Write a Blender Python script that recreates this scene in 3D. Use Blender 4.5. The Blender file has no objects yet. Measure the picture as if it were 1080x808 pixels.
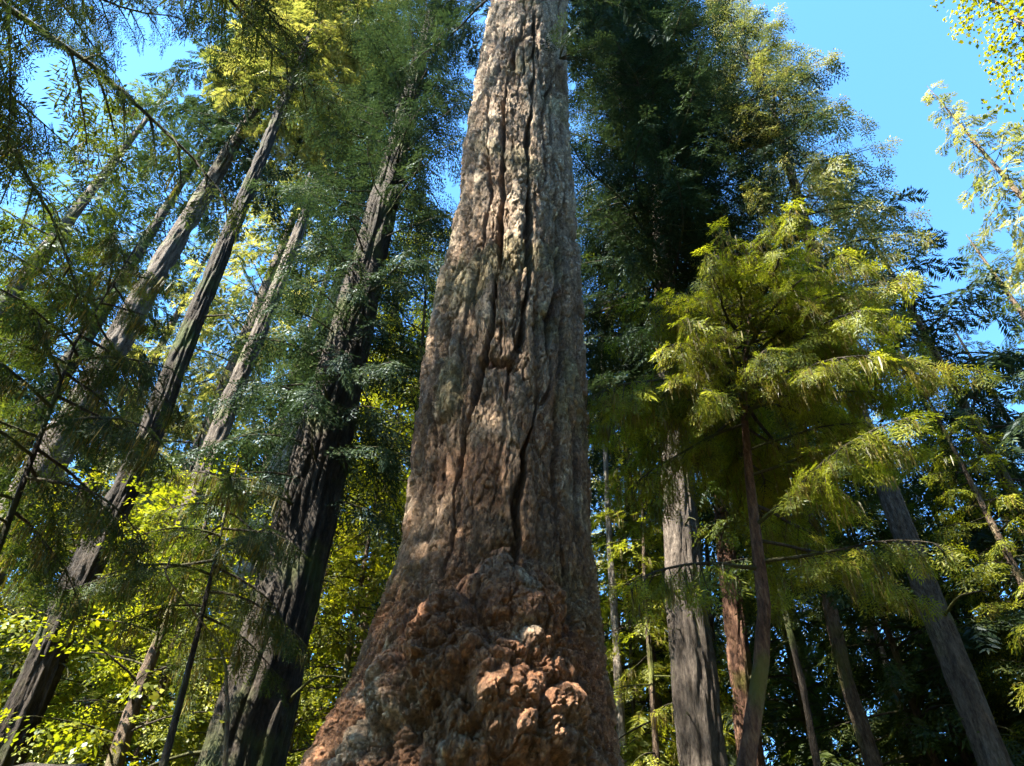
import bpy, math, random
import numpy as np
from mathutils import Matrix, Vector
R = math.radians
PI = math.pi
SC = bpy.context.scene
COL = SC.collection

# ------------------------------------------------------------------ camera
W0, H0, F0 = 1080.0, 808.0, 800.0
up = np.array([20.0, 804.0, -800.0]); up /= np.linalg.norm(up)     # zenith seen from the camera
fw = np.array([0, 0, -1.0]); yw = fw - fw.dot(up) * up; yw /= np.linalg.norm(yw)
xw = np.cross(yw, up)
C2W = np.array([xw, yw, up])
CAMZ = 1.6
cam = bpy.data.cameras.new('camera'); camo = bpy.data.objects.new('camera', cam); COL.objects.link(camo)
cam.sensor_width = 36; cam.lens = 36 * F0 / W0; cam.clip_start = 0.05; cam.clip_end = 3000
camo.matrix_world = Matrix.Translation((0, 0, CAMZ)) @ Matrix([[*map(float, r)] for r in C2W]).to_4x4()
SC.camera = camo

# ------------------------------------------------------------------ sky, sun, exposure
SUN_AZ, SUN_EL = R(-128), R(50)       # azimuth clockwise from +Y
wd = bpy.data.worlds.new("World"); SC.world = wd; wd.use_nodes = True
nt = wd.node_tree; bg = nt.nodes['Background']
sky = nt.nodes.new('ShaderNodeTexSky'); sky.sky_type = 'NISHITA'; sky.sun_disc = False
sky.sun_elevation = SUN_EL; sky.sun_rotation = SUN_AZ % (2 * math.pi)
sky.air_density = 1.0; sky.dust_density = 0.3; sky.ozone_density = 1.0
tn = nt.nodes.new('ShaderNodeMix'); tn.data_type = 'RGBA'; tn.blend_type = 'MULTIPLY'; tn.inputs[0].default_value = 1
nt.links.new(sky.outputs[0], tn.inputs[6]); tn.inputs[7].default_value = (.46, .80, 1.02, 1)     # camera white balance: cyan sky
nt.links.new(tn.outputs[2], bg.inputs[0]); bg.inputs[1].default_value = 0.085
sl = bpy.data.lights.new('sun', 'SUN'); sl.energy = 5.0; sl.angle = R(0.55); sl.color = (1.0, 0.93, 0.80)
so = bpy.data.objects.new('sun', sl); COL.objects.link(so)
sd = Vector((math.sin(SUN_AZ) * math.cos(SUN_EL), math.cos(SUN_AZ) * math.cos(SUN_EL), math.sin(SUN_EL)))
so.rotation_euler = sd.to_track_quat('Z', 'Y').to_euler(); so.location = (0, 0, 80)
SC.view_settings.view_transform = 'Standard'; SC.view_settings.look = 'None'
SC.view_settings.exposure = 3.2; SC.view_settings.gamma = 1
cy = SC.cycles
cy.max_bounces = 6; cy.diffuse_bounces = 4; cy.glossy_bounces = 1; cy.transmission_bounces = 4; cy.transparent_max_bounces = 4
cy.use_denoising = True; cy.sample_clamp_indirect = 6
cy.caustics_reflective = False; cy.caustics_refractive = False
cy.use_adaptive_sampling = True; cy.adaptive_threshold = 0.03

# ------------------------------------------------------------------ pixel -> place helpers
def ray(px, py):
    d = C2W @ np.array([px - W0 / 2, H0 / 2 - py, -F0]); return d / np.linalg.norm(d)
def at(px, py, D):
    d = ray(px, py); h = math.hypot(d[0], d[1]); k = D / h
    return np.array([d[0] * k, d[1] * k, CAMZ + d[2] * k])
def depth(p):
    return float((np.array(p) - [0, 0, CAMZ]) @ (C2W @ np.array([0, 0, -1.0])))
def rad_at(px, py, D, wpx):
    return 0.5 * wpx * depth(at(px, py, D)) / F0

# ------------------------------------------------------------------ noise
_rs = np.random.RandomState(7)
_P = _rs.permutation(4096); _G = _rs.rand(4096).astype(np.float32); _G3 = _rs.rand(4096, 3).astype(np.float32)
def _h(ix, iy, iz):
    return _P[(_P[(_P[ix & 4095] + iy) & 4095] + iz) & 4095]
def vnoise(x, y, z):
    ix, iy, iz = (np.floor(a).astype(np.int64) for a in (x, y, z))
    fx, fy, fz = x - ix, y - iy, z - iz
    fx, fy, fz = (f * f * f * (f * (f * 6 - 15) + 10) for f in (fx, fy, fz))
    r = 0
    for a in (0, 1):
        wa = fx if a else 1 - fx
        for b in (0, 1):
            wb = fy if b else 1 - fy
            for c in (0, 1):
                r = r + wa * wb * (fz if c else 1 - fz) * _G[_h(ix + a, iy + b, iz + c)]
    return r * 2 - 1
def fbm(x, y, z, o=4, g=0.5):
    r, a, t = 0, 1.0, 0.0
    for i in range(o):
        r = r + a * vnoise(x + 17.3 * i, y - 9.1 * i, z + 5.7 * i); t += a; a *= g; x, y, z = x * 2.03, y * 2.03, z * 2.03
    return r / t
def worley(x, y, z):
    ix, iy, iz = (np.floor(a).astype(np.int64) for a in (x, y, z))
    f1 = np.full(x.shape, 9.0, np.float32); f2 = f1.copy(); cid = np.zeros(x.shape, np.float32)
    for a in (-1, 0, 1):
        for b in (-1, 0, 1):
            for c in (-1, 0, 1):
                h = _h(ix + a, iy + b, iz + c); g = _G3[h]
                d = (ix + a + g[..., 0] - x) ** 2 + (iy + b + g[..., 1] - y) ** 2 + (iz + c + g[..., 2] - z) ** 2
                m = d < f1
                f2 = np.where(m, f1, np.minimum(f2, d)); cid = np.where(m, _G[h], cid); f1 = np.where(m, d, f1)
    return np.sqrt(f1), np.sqrt(f2), cid
def sstep(a, b, x):
    t = np.clip((x - a) / (b - a), 0, 1); return t * t * (3 - 2 * t)

# ------------------------------------------------------------------ meshes
def mesh_np(name, V, F, mats, midx=None, smooth=False):
    V = np.asarray(V, np.float32); F = np.asarray(F, np.int32)
    me = bpy.data.meshes.new(name)
    me.vertices.add(len(V)); me.vertices.foreach_set('co', V.ravel())
    me.loops.add(F.size); me.loops.foreach_set('vertex_index', F.ravel())
    me.polygons.add(len(F)); me.polygons.foreach_set('loop_start', np.arange(0, F.size, 4, dtype=np.int32))
    try: me.polygons.foreach_set('loop_total', np.full(len(F), 4, np.int32))
    except Exception: pass
    if smooth: me.polygons.foreach_set('use_smooth', np.ones(len(F), bool))
    for m in mats: me.materials.append(m)
    if midx is not None: me.polygons.foreach_set('material_index', np.asarray(midx, np.int32))
    me.update(calc_edges=True)
    return me
def link(name, data, parent=None, loc=None):
    o = bpy.data.objects.new(name, data); COL.objects.link(o)
    if parent is not None: o.parent = parent
    if loc is not None: o.location = [float(v) for v in loc]
    return o
def tag(o, label=None, cat=None, group=None, kind=None):
    for k, v in (('label', label), ('category', cat), ('group', group), ('kind', kind)):
        if v: o[k] = v
    return o
def tube(P, Rr, k=6):
    P = np.asarray(P, float); n = len(P); Rr = np.broadcast_to(Rr, (n,)).astype(float)
    T = np.gradient(P, axis=0); T /= np.linalg.norm(T, axis=1)[:, None] + 1e-9
    ref = np.array([0, 0, 1.0]) if abs(T[0][2]) < .8 else np.array([1.0, 0, 0])
    A = np.cross(T, ref); A /= np.linalg.norm(A, axis=1)[:, None] + 1e-9; B = np.cross(T, A)
    a = np.arange(k) * 2 * math.pi / k
    V = P[:, None] + Rr[:, None, None] * (np.cos(a)[None, :, None] * A[:, None] + np.sin(a)[None, :, None] * B[:, None])
    i = np.arange(n - 1)[:, None] * k; j = np.arange(k)[None]; j2 = (j + 1) % k
    F = np.stack([i + j, i + j2, i + k + j2, i + k + j], -1).reshape(-1, 4)
    return V.reshape(-1, 3), F
class MB:
    def __init__(s): s.V = []; s.F = []; s.M = []; s.n = 0
    def add(s, V, F, m=0):
        s.V.append(V); s.F.append(F + s.n); s.M.append(np.full(len(F), m)); s.n += len(V)
    def mesh(s, name, mats, smooth=False):
        if not s.V: return None
        return mesh_np(name, np.concatenate(s.V), np.concatenate(s.F), mats, np.concatenate(s.M), smooth)

# ------------------------------------------------------------------ materials
def newmat(name):
    m = bpy.data.materials.new(name); m.use_nodes = True; t = m.node_tree
    for n in list(t.nodes): t.nodes.remove(n)
    return m, t, t.nodes.new, t.links.new
def ramp(N, L, src, stops):
    r = N('ShaderNodeValToRGB'); e = r.color_ramp.elements
    while len(e) < len(stops): e.new(0.5)
    for i, (p, c) in enumerate(stops): e[i].position = p; e[i].color = (*c, 1)
    L(src, r.inputs[0]); return r.outputs[0]
def foliage_mat(name, dark, mid, light, trans=0.4, old=None, scale=0.9, tint=(1.25, 1.3, 0.55)):
    m, t, N, L = newmat(name)
    g = N('ShaderNodeNewGeometry'); o = N('ShaderNodeObjectInfo')
    nz = N('ShaderNodeTexNoise'); nz.inputs['Scale'].default_value = scale; nz.inputs['Detail'].default_value = 2
    L(g.outputs['Position'], nz.inputs['Vector'])
    a = N('ShaderNodeMath'); a.operation = 'MULTIPLY_ADD'; a.inputs[1].default_value = 0.45
    L(g.outputs['Random Per Island'], a.inputs[0])
    b = N('ShaderNodeMath'); b.operation = 'MULTIPLY_ADD'; b.inputs[1].default_value = 1.5; b.inputs[2].default_value = -0.47
    L(nz.outputs[0], b.inputs[0]); L(b.outputs[0], a.inputs[2])
    st = [(0.0, dark), (0.45, mid), (0.85, light)]
    if old: st.append((1.0, old))
    c = ramp(N, L, a.outputs[0], st)
    d = N('ShaderNodeBsdfDiffuse'); L(c, d.inputs[0])
    tr = N('ShaderNodeBsdfTranslucent')
    mu = N('ShaderNodeMix'); mu.data_type = 'RGBA'; mu.blend_type = 'MULTIPLY'; mu.inputs[0].default_value = 1
    L(c, mu.inputs[6]); mu.inputs[7].default_value = (*tint, 1); L(mu.outputs[2], tr.inputs[0])
    mx = N('ShaderNodeMixShader'); mx.inputs[0].default_value = trans; L(d.outputs[0], mx.inputs[1]); L(tr.outputs[0], mx.inputs[2])
    gl = N('ShaderNodeBsdfGlossy'); gl.inputs['Roughness'].default_value = 0.45; gl.inputs[0].default_value = (.8, .9, 1, 1)
    m2 = N('ShaderNodeMixShader'); m2.inputs[0].default_value = 0.012; L(mx.outputs[0], m2.inputs[1]); L(gl.outputs[0], m2.inputs[2])
    out = N('ShaderNodeOutputMaterial'); L(m2.outputs[0], out.inputs[0]); return m
def bark_mat(name, c1, c2, c3, moss=None, mossamt=0.5, sc=1.0, bump=0.9):
    m, t, N, L = newmat(name)
    tc = N('ShaderNodeTexCoord'); mp = N('ShaderNodeMapping'); mp.inputs['Scale'].default_value = (1, 1, 0.26)
    L(tc.outputs['Object'], mp.inputs[0])
    n1 = N('ShaderNodeTexNoise'); n1.inputs['Scale'].default_value = 7 * sc; n1.inputs['Detail'].default_value = 6; n1.inputs['Roughness'].default_value = .65
    L(mp.outputs[0], n1.inputs['Vector'])
    n2 = N('ShaderNodeTexNoise'); n2.inputs['Scale'].default_value = 24 * sc; n2.inputs['Detail'].default_value = 6; n2.inputs['Roughness'].default_value = .7
    mp2 = N('ShaderNodeMapping'); mp2.inputs['Scale'].default_value = (1, 1, 0.35); L(tc.outputs['Object'], mp2.inputs[0]); L(mp2.outputs[0], n2.inputs['Vector'])
    hv = N('ShaderNodeMath'); hv.operation = 'MULTIPLY_ADD'; hv.inputs[1].default_value = .55; L(n2.outputs[0], hv.inputs[0])
    hw = N('ShaderNodeMath'); hw.operation = 'MULTIPLY'; hw.inputs[1].default_value = .45; L(n1.outputs[0], hw.inputs[0]); L(hw.outputs[0], hv.inputs[2])
    c = ramp(N, L, hv.outputs[0], [(0.38, c1), (0.5, c2), (0.64, c3)])
    n3 = N('ShaderNodeTexNoise'); n3.inputs['Scale'].default_value = 1.1; n3.inputs['Detail'].default_value = 5
    L(tc.outputs['Object'], n3.inputs['Vector'])
    if moss:
        mk = ramp(N, L, n3.outputs[0], [(max(0, .62 - mossamt * .3), (0, 0, 0)), (.75 - mossamt * .25, (1, 1, 1))])
        mx = N('ShaderNodeMix'); mx.data_type = 'RGBA'; L(mk, mx.inputs[0]); L(c, mx.inputs[6]); mx.inputs[7].default_value = (*moss, 1); c = mx.outputs[2]
    ad = N('ShaderNodeMath'); ad.operation = 'MULTIPLY_ADD'; ad.inputs[1].default_value = 0.8; L(n2.outputs[0], ad.inputs[0]); L(n1.outputs[0], ad.inputs[2])
    b = N('ShaderNodeBump'); b.inputs['Strength'].default_value = bump; b.inputs['Distance'].default_value = 0.09; L(ad.outputs[0], b.inputs['Height'])
    p = N('ShaderNodeBsdfPrincipled'); p.inputs['Roughness'].default_value = 0.9; p.inputs['Specular IOR Level'].default_value = 0.2
    L(c, p.inputs['Base Color']); L(b.outputs[0], p.inputs['Normal'])
    out = N('ShaderNodeOutputMaterial'); L(p.outputs[0], out.inputs[0]); return m

M = {}
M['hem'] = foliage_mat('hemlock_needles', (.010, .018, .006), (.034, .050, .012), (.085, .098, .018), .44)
M['hemy'] = foliage_mat('sunny_hemlock_needles', (.04, .055, .008), (.14, .155, .014), (.27, .265, .022), .5, old=(.24, .18, .03), scale=1.8)  # sunlight put into the colour: brighter, yellower copy of the hemlock needles
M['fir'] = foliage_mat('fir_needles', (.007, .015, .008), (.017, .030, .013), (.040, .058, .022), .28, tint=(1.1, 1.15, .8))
M['firlit'] = foliage_mat('sunlit_fir_needles', (.05, .06, .02), (.13, .135, .045), (.27, .24, .10), .38, old=(.38, .30, .17))  # fir needles with sunlight painted in, brightened for the sunlit crowns
M['leafy'] = foliage_mat('maple_leaves', (.04, .055, .008), (.11, .125, .012), (.22, .205, .018), .52, scale=1.2, tint=(1.3, 1.3, .35))
M['moss'] = foliage_mat('hanging_moss', (.05, .042, .010), (.11, .09, .018), (.19, .15, .032), .4, tint=(1.3, 1.15, .5), scale=2.5)
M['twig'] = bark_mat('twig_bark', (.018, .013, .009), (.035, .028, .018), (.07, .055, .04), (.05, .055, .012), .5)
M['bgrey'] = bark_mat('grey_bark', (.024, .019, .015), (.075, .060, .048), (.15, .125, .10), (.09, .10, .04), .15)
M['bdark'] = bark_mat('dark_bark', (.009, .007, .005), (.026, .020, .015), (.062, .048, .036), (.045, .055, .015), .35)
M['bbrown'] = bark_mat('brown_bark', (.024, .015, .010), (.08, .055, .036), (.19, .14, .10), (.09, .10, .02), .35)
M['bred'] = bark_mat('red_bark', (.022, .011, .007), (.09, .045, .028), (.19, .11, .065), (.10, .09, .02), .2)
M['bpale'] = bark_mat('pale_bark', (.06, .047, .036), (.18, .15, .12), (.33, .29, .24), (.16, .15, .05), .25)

# ------------------------------------------------------------------ ground
m, t, N, L = newmat('forest_floor')
tc = N('ShaderNodeTexCoord'); n1 = N('ShaderNodeTexNoise'); n1.inputs['Scale'].default_value = 1.5; n1.inputs['Detail'].default_value = 10
L(tc.outputs['Object'], n1.inputs['Vector'])
c = ramp(N, L, n1.outputs[0], [(.3, (.03, .02, .012)), (.5, (.07, .05, .03)), (.62, (.05, .075, .018)), (.8, (.09, .11, .03))])
p = N('ShaderNodeBsdfPrincipled'); p.inputs['Roughness'].default_value = 1; L(c, p.inputs['Base Color'])
b = N('ShaderNodeBump'); b.inputs['Distance'].default_value = .15; L(n1.outputs[0], b.inputs['Height']); L(b.outputs[0], p.inputs['Normal'])
L(p.outputs[0], N('ShaderNodeOutputMaterial').inputs[0])
g = np.concatenate([np.linspace(-900, -60, 12), np.linspace(-50, 70, 121), np.linspace(80, 900, 12)])
X, Y = np.meshgrid(g, g); Z = 0.35 * fbm(X * .12, Y * .12, X * 0, 4) * np.clip(np.hypot(X, Y) / 6 - .3, 0, 1) - 0.02
n = len(g); ii = (np.arange(n - 1)[:, None] * n + np.arange(n - 1)[None]).ravel()
tag(link('ground', mesh_np('ground', np.stack([X, Y, Z], -1).reshape(-1, 3), np.stack([ii, ii + 1, ii + n + 1, ii + n], -1), [m], smooth=True)), kind='structure')

# ------------------------------------------------------------------ foliage units (local x = along, z = up)
def kite(o, d, s, l, w, bend=0.0):
    o, d, s = map(np.asarray, (o, d, s))
    mid = o + d * l * .45
    z = np.array([0, 0, -1.0]) * bend * l
    return [o, mid + s * w * .5, o + d * l + z, mid - s * w * .5]
def rotv(a, up=0.0):
    return np.array([math.cos(a), math.sin(a), up])
def frond(rng, pairs, sub, lw=.17):
    Q = []
    for i in range(pairs):
        x = (i + .5) / pairs
        for sg in (-1, 1):
            l = (.18 + .34 * math.sin(math.pi * min(1, x * .85 + .12)) ** .8) * rng.uniform(.75, 1.15)
            a = sg * R(rng.uniform(48, 62)); zz = rng.uniform(-.25, .15)
            d = rotv(a, zz); d /= np.linalg.norm(d); s = np.array([-d[1], d[0], rng.uniform(-.5, .5)])
            o = np.array([x, 0, -.10 * x * x])
            if not sub: Q.append(kite(o, d, s, l, lw * max(l, .3) * 1.25, .1)); continue
            for j in range(sub + 1):
                y = (j + .35) / (sub + 1); oo = o + d * l * y
                if j == sub: Q.append(kite(oo, d, s, l * .42, lw * l * .8, .1)); continue
                for s2 in (-1, 1):
                    aa = a + s2 * R(rng.uniform(35, 55)); d2 = rotv(aa, zz + rng.uniform(-.3, .2)); d2 /= np.linalg.norm(d2)
                    Q.append(kite(oo, d2, np.array([-d2[1], d2[0], rng.uniform(-.4, .4)]), l * .42 * rng.uniform(.8, 1.2), lw * l * .7, .1))
    Q.append(kite([.9, 0, -.1], [1, 0, -.15], [0, 1, 0], .25, .07))
    return np.array(Q)                                     # (q,4,3)
def leafspray(rng, n, star):
    Q = []
    for i in range(n):
        o = np.array([rng.uniform(.1, 1), rng.uniform(-.35, .35), rng.uniform(-.15, .1)])
        a = rng.uniform(-1.3, 1.3); sz = rng.uniform(.09, .27); tl = rng.uniform(-.5, .3); sl_ = rng.uniform(-.4, .4)
        for k in ((-.9, 0, .9) if star else (0,)):
            d = rotv(a + k, tl); d /= np.linalg.norm(d)
            Q.append(kite(o, d, np.array([-d[1], d[0], sl_]), sz * (1 if k == 0 else .75), sz * (.5 if star else .75), .1))
    return np.array(Q)
def mosstuft(rng, n):
    Q = []
    for i in range(n):
        o = np.array([rng.uniform(-.35, .35), rng.uniform(-.2, .2), 0]); l = rng.uniform(.3, .95); w = l * rng.uniform(.05, .11)
        a = rng.uniform(0, math.pi); s = np.array([math.cos(a), math.sin(a), 0])
        d = np.array([rng.uniform(-.15, .15), rng.uniform(-.15, .15), -1])
        Q.append([o - s * w * .3, o + s * w * .3, o + d * l * .55 + s * w * .5, o + d * l])
    return np.array(Q)
rg = random.Random(11)
FR = {'near': [frond(rg, 10, 2, .115) for _ in range(4)], 'mid': [frond(rg, 7, 1, .19) for _ in range(4)], 'far': [frond(rg, 8, 0, .18) for _ in range(4)],
      'leafnear': [leafspray(rg, 14, True) for _ in range(4)], 'leaf': [leafspray(rg, 19, False) for _ in range(4)],
      'moss': [mosstuft(rg, 13) for _ in range(4)]}
FLEN = {'near': .32, 'mid': .46, 'far': .52}

class Fol:                                                 # collects frond placements, turns them into one mesh
    def __init__(s): s.o = []; s.d = []; s.n = []; s.s = []; s.k = []
    def add(s, o, d, n, sc, k): s.o.append(o); s.d.append(d); s.n.append(n); s.s.append(sc); s.k.append(k)
    def arrays(s):
        if not s.o: return None
        return np.array(s.o, float), np.array(s.d, float), np.array(s.n, float), np.array(s.s, float)
    def quads(s, rng):
        A = s.arrays()
        if A is None: return np.zeros((0, 4, 3))
        o, d, n, sc = A; d /= np.linalg.norm(d, axis=1)[:, None] + 1e-9
        b = np.cross(n, d); b /= np.linalg.norm(b, axis=1)[:, None] + 1e-9; n = np.cross(d, b)
        out = []
        for kind in sorted(set(s.k)):
            idx = np.array([i for i, k in enumerate(s.k) if k == kind])
            v = np.array([rng.randrange(len(FR[kind])) for _ in idx])
            for j, pr in enumerate(FR[kind]):
                q = idx[v == j]
                if len(q) == 0: continue
                Mx = np.stack([d[q], b[q], n[q]], 1) * sc[q][:, None, None]
                out.append((np.einsum('qvc,mcx->mqvx', pr, Mx) + o[q][:, None, None, :]).reshape(-1, 4, 3))
        return np.concatenate(out)
def quads_mesh(mb, Q, m):
    n = len(Q)
    if n: mb.add(Q.reshape(-1, 3), np.arange(n * 4).reshape(-1, 4), m)

def gen_branch(rng, L, e0, droop, lod, fol, wood, mossf=None, dens=1.0, bare=.2, r0=None, zig=.07, base=(0, 0, 0), az=0.0, drp2=.35, leaf=None, mossn=0, tipup=0.0):
    """one branch from base, heading az; fronds go to fol, woody paths to wood."""
    n = 9; t = np.linspace(0, 1, n); P = [np.array(base, float)]; a = az; DD = []
    for i in range(1, n):
        tt = t[i]; e = e0 - droop * tt ** 1.2 + tipup * max(0, tt - .6)
        a += rng.uniform(-zig, zig) * 3; d = np.array([math.cos(a) * math.cos(e), math.sin(a) * math.cos(e), math.sin(e)])
        P.append(P[-1] + d * L / (n - 1)); DD.append(d)
    P = np.array(P); DD.append(DD[-1]); DD = np.array(DD)
    r0 = r0 or (.005 + .0075 * L)
    wood.append((P, r0 * (1 - t) ** .8 + .003, 6))
    fl = FLEN.get(lod, .6) * (1 if L > 1.2 else .7)
    if leaf: fl = .44
    ds = fl * (.36 if lod != 'near' else .36) / dens
    ns = max(3, int(L * (1 - bare) / ds)); side = rng.choice((-1, 1))
    for i in range(ns):
        tt = bare + (1 - bare) * (i + rng.uniform(.1, .9)) / ns; side = -side
        if rng.random() < .10: continue
        x = min(tt, .999) * (n - 1); k = int(x); f = x - k
        p = P[k] * (1 - f) + P[k + 1] * f; d = DD[k]
        h = math.atan2(d[1], d[0]) + side * R(rng.uniform(48, 72) - 22 * tt)
        l2 = max(fl * .7, .46 * L * (1 - tt) ** .75 * min(1, (tt - bare + .12) * 3.2) * rng.uniform(.65, 1.15))
        ee = math.asin(max(-1, min(1, d[2]))) - drp2 * rng.uniform(.3, 1.2)
        d2 = np.array([math.cos(h) * math.cos(ee), math.sin(h) * math.cos(ee), math.sin(ee)])
        nn = np.array([rng.uniform(-.35, .35), rng.uniform(-.35, .35), 1])
        m = max(1, int(l2 / (fl * .55)))
        if lod == 'near' or l2 > 1.3: 
            tp = np.linspace(0, 1, 4)[:, None]; PP = p + d2 * l2 * .8 * tp + np.array([0, 0, -.18 * l2]) * tp ** 2
            wood.append((PP, r0 * .35 * (1 - tp[:, 0]) + .002, 3))
        for j in range(m):
            y = (j + .2) / m; q = p + d2 * l2 * y * .85 + np.array([0, 0, -.16 * l2 * y * y])
            last = j == m - 1
            h2 = h + (0 if last else rng.choice((-1, 1)) * R(rng.uniform(20, 50)))
            e2 = ee - rng.uniform(0, .35) - .3 * y
            d3 = np.array([math.cos(h2) * math.cos(e2), math.sin(h2) * math.cos(e2), math.sin(e2)])
            if leaf: fol.add(q + np.array([rng.gauss(0, .12), rng.gauss(0, .12), rng.gauss(0, .08)]), d3, nn + np.array([rng.uniform(-.5, .5), rng.uniform(-.5, .5), 0]), fl * rng.uniform(.8, 1.3), leaf)
            else: fol.add(q, d3, nn, fl * rng.uniform(.75, 1.2), lod)
            if mossf is not None:
                for _ in range(2):
                    if rng.random() < mossn: mossf.add(q + d3 * fl * rng.uniform(0, .7) - np.array([0, 0, .02]), np.array([math.cos(h), math.sin(h), 0.]), np.array([0, 0, 1.]), rng.uniform(.14, .36), 'moss')
    fol.add(P[-1] - DD[-1] * fl * .4, DD[-1], np.array([0, 0, 1.]), fl, leaf or lod)

# ------------------------------------------------------------------ trunks
def trunk_mesh(name, axis, rad, z0, z1, mat, k=64, rows=260, furrow=.06, seed=0, lump=.04, zfine=None):
    u = np.linspace(0, 1, rows); z = z0 + (z1 - z0) * u ** 1.15
    A = np.array([axis(a) for a in z]); r = np.array([rad(a) for a in z])
    th = np.arange(k) * 2 * math.pi / k; TH, Z = np.meshgrid(th, z); RR = r[:, None]
    cx, cyy = np.cos(TH) * RR, np.sin(TH) * RR
    fs = 1 / max(.07, .22 * float(r[rows // 5]) + .04)
    d = 0
    if furrow:
        wx = vnoise(cx * 3 + seed, cyy * 3, Z * 1.1) * .35; 
        f1, f2, cid = worley(cx * fs + wx, cyy * fs - wx + seed, Z * fs * .05)
        d = -furrow * (1 - sstep(.02, .3, f2 - f1)) + furrow * .3 * (cid - .5)
        d = d + furrow * .25 * fbm(cx * fs * 3, cyy * fs * 3 + seed, Z * fs * .8, 3)
    d = d + lump * RR * fbm(cx * 1.5 + seed, cyy * 1.5, Z * .4, 2) * 2
    r2 = RR + d * np.clip(RR / .25, .1, 1.3)
    V = np.stack([A[:, 0:1] + np.cos(TH) * r2, A[:, 1:2] + np.sin(TH) * r2, Z], -1).reshape(-1, 3)
    i = np.arange(rows - 1)[:, None] * k; j = np.arange(k)[None]; j2 = (j + 1) % k
    return mesh_np(name, V, np.stack([i + j, i + j2, i + k + j2, i + k + j], -1).reshape(-1, 4), [mat], smooth=True)

def mk_axis(pix, D):
    """pixel points (lower to upper) at horizontal distance D -> axis(z) in world, base point on the ground"""
    P = np.array([at(p[0], p[1], p[2] if len(p) > 2 else D) for p in pix]); P = P[np.argsort(P[:, 2])]
    z = P[:, 2]
    def ax(h):
        if h <= z[0]: a, b = P[0], P[1]
        elif h >= z[-1]: a, b = P[-2], P[-1]
        else:
            k = int(np.searchsorted(z, h)) - 1; a, b = P[max(k, 0)], P[max(k, 0) + 1]
        f = (h - a[2]) / (b[2] - a[2]); lim = max(-1.6, min(3.5, f)) if (h > z[-1] or h < z[0]) else f
        return a[:2] + (b[:2] - a[:2]) * lim
    return ax, z

def tree(name, label, cat, D, pix, wpx, H, bark, crown=None, group=None, flare=.35, k=64, furrow=.06, taper=.8, rows=260, seed=1, sort='conifer', droot=None):
    rng = random.Random(seed * 77 + 5)
    if isinstance(pix, tuple):
        wa, wb = np.array(pix[0]), np.array(pix[1]); ax = lambda z: wa + (wb - wa) * z / H; b0 = wa; r1 = pix[2]; zr = 1.5
    else:
        ax, zz = mk_axis(pix, D)
        b0 = ax(0.0); r1 = rad_at(pix[0][0], pix[0][1], D, wpx); zr = at(pix[0][0], pix[0][1], D)[2]
    rad = lambda z: max(.012, r1 * (max(0, H - z) / max(.1, H - zr)) ** taper + (r1 * flare * math.exp(-max(0, z) / (r1 * 2.2 + .3)) if z < 5 else 0))
    la = lambda z: ax(z) - b0
    root = tag(link(name, None, loc=(b0[0], b0[1], 0)), label, cat, group)
    link('trunk', trunk_mesh('trunk', la, rad, -.4, H, M[bark], k, rows, furrow, seed), root)
    if r1 > .13 and not isinstance(pix, tuple):           # dead stubs left on the bare part of the trunk
        for q in range(9):
            z = 4.5 + (11.5 if H > 22 else H * .35) * (q + rng.random()) / 9; az = rng.uniform(-PI, .3); Lb = rng.choice((.25, .4, .8, 1.3)); n_ = 6
            P = [np.zeros(3)]; e_ = rng.uniform(-.1, .6)
            for w in range(n_):
                az += rng.uniform(-.25, .25); e_ -= rng.uniform(0, .28); P.append(P[-1] + np.array([math.cos(az) * math.cos(e_), math.sin(az) * math.cos(e_), math.sin(e_)]) * Lb / n_)
            a_ = la(z); rr = rad(z) * .85; mbx = MB(); mbx.add(*tube(P, np.linspace(.012 + .014 * Lb, .004, n_ + 1), 6))
            link('dead_branch', mbx.mesh('dead_branch', [M['twig']], True), root, (a_[0] + math.cos(az) * rr, a_[1] + math.sin(az) * rr, z))
    for c in ([crown] if isinstance(crown, dict) else (crown or [])):
        add_crown(root, la, rad, rng, H=H, world0=b0, **c)
    return root

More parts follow.
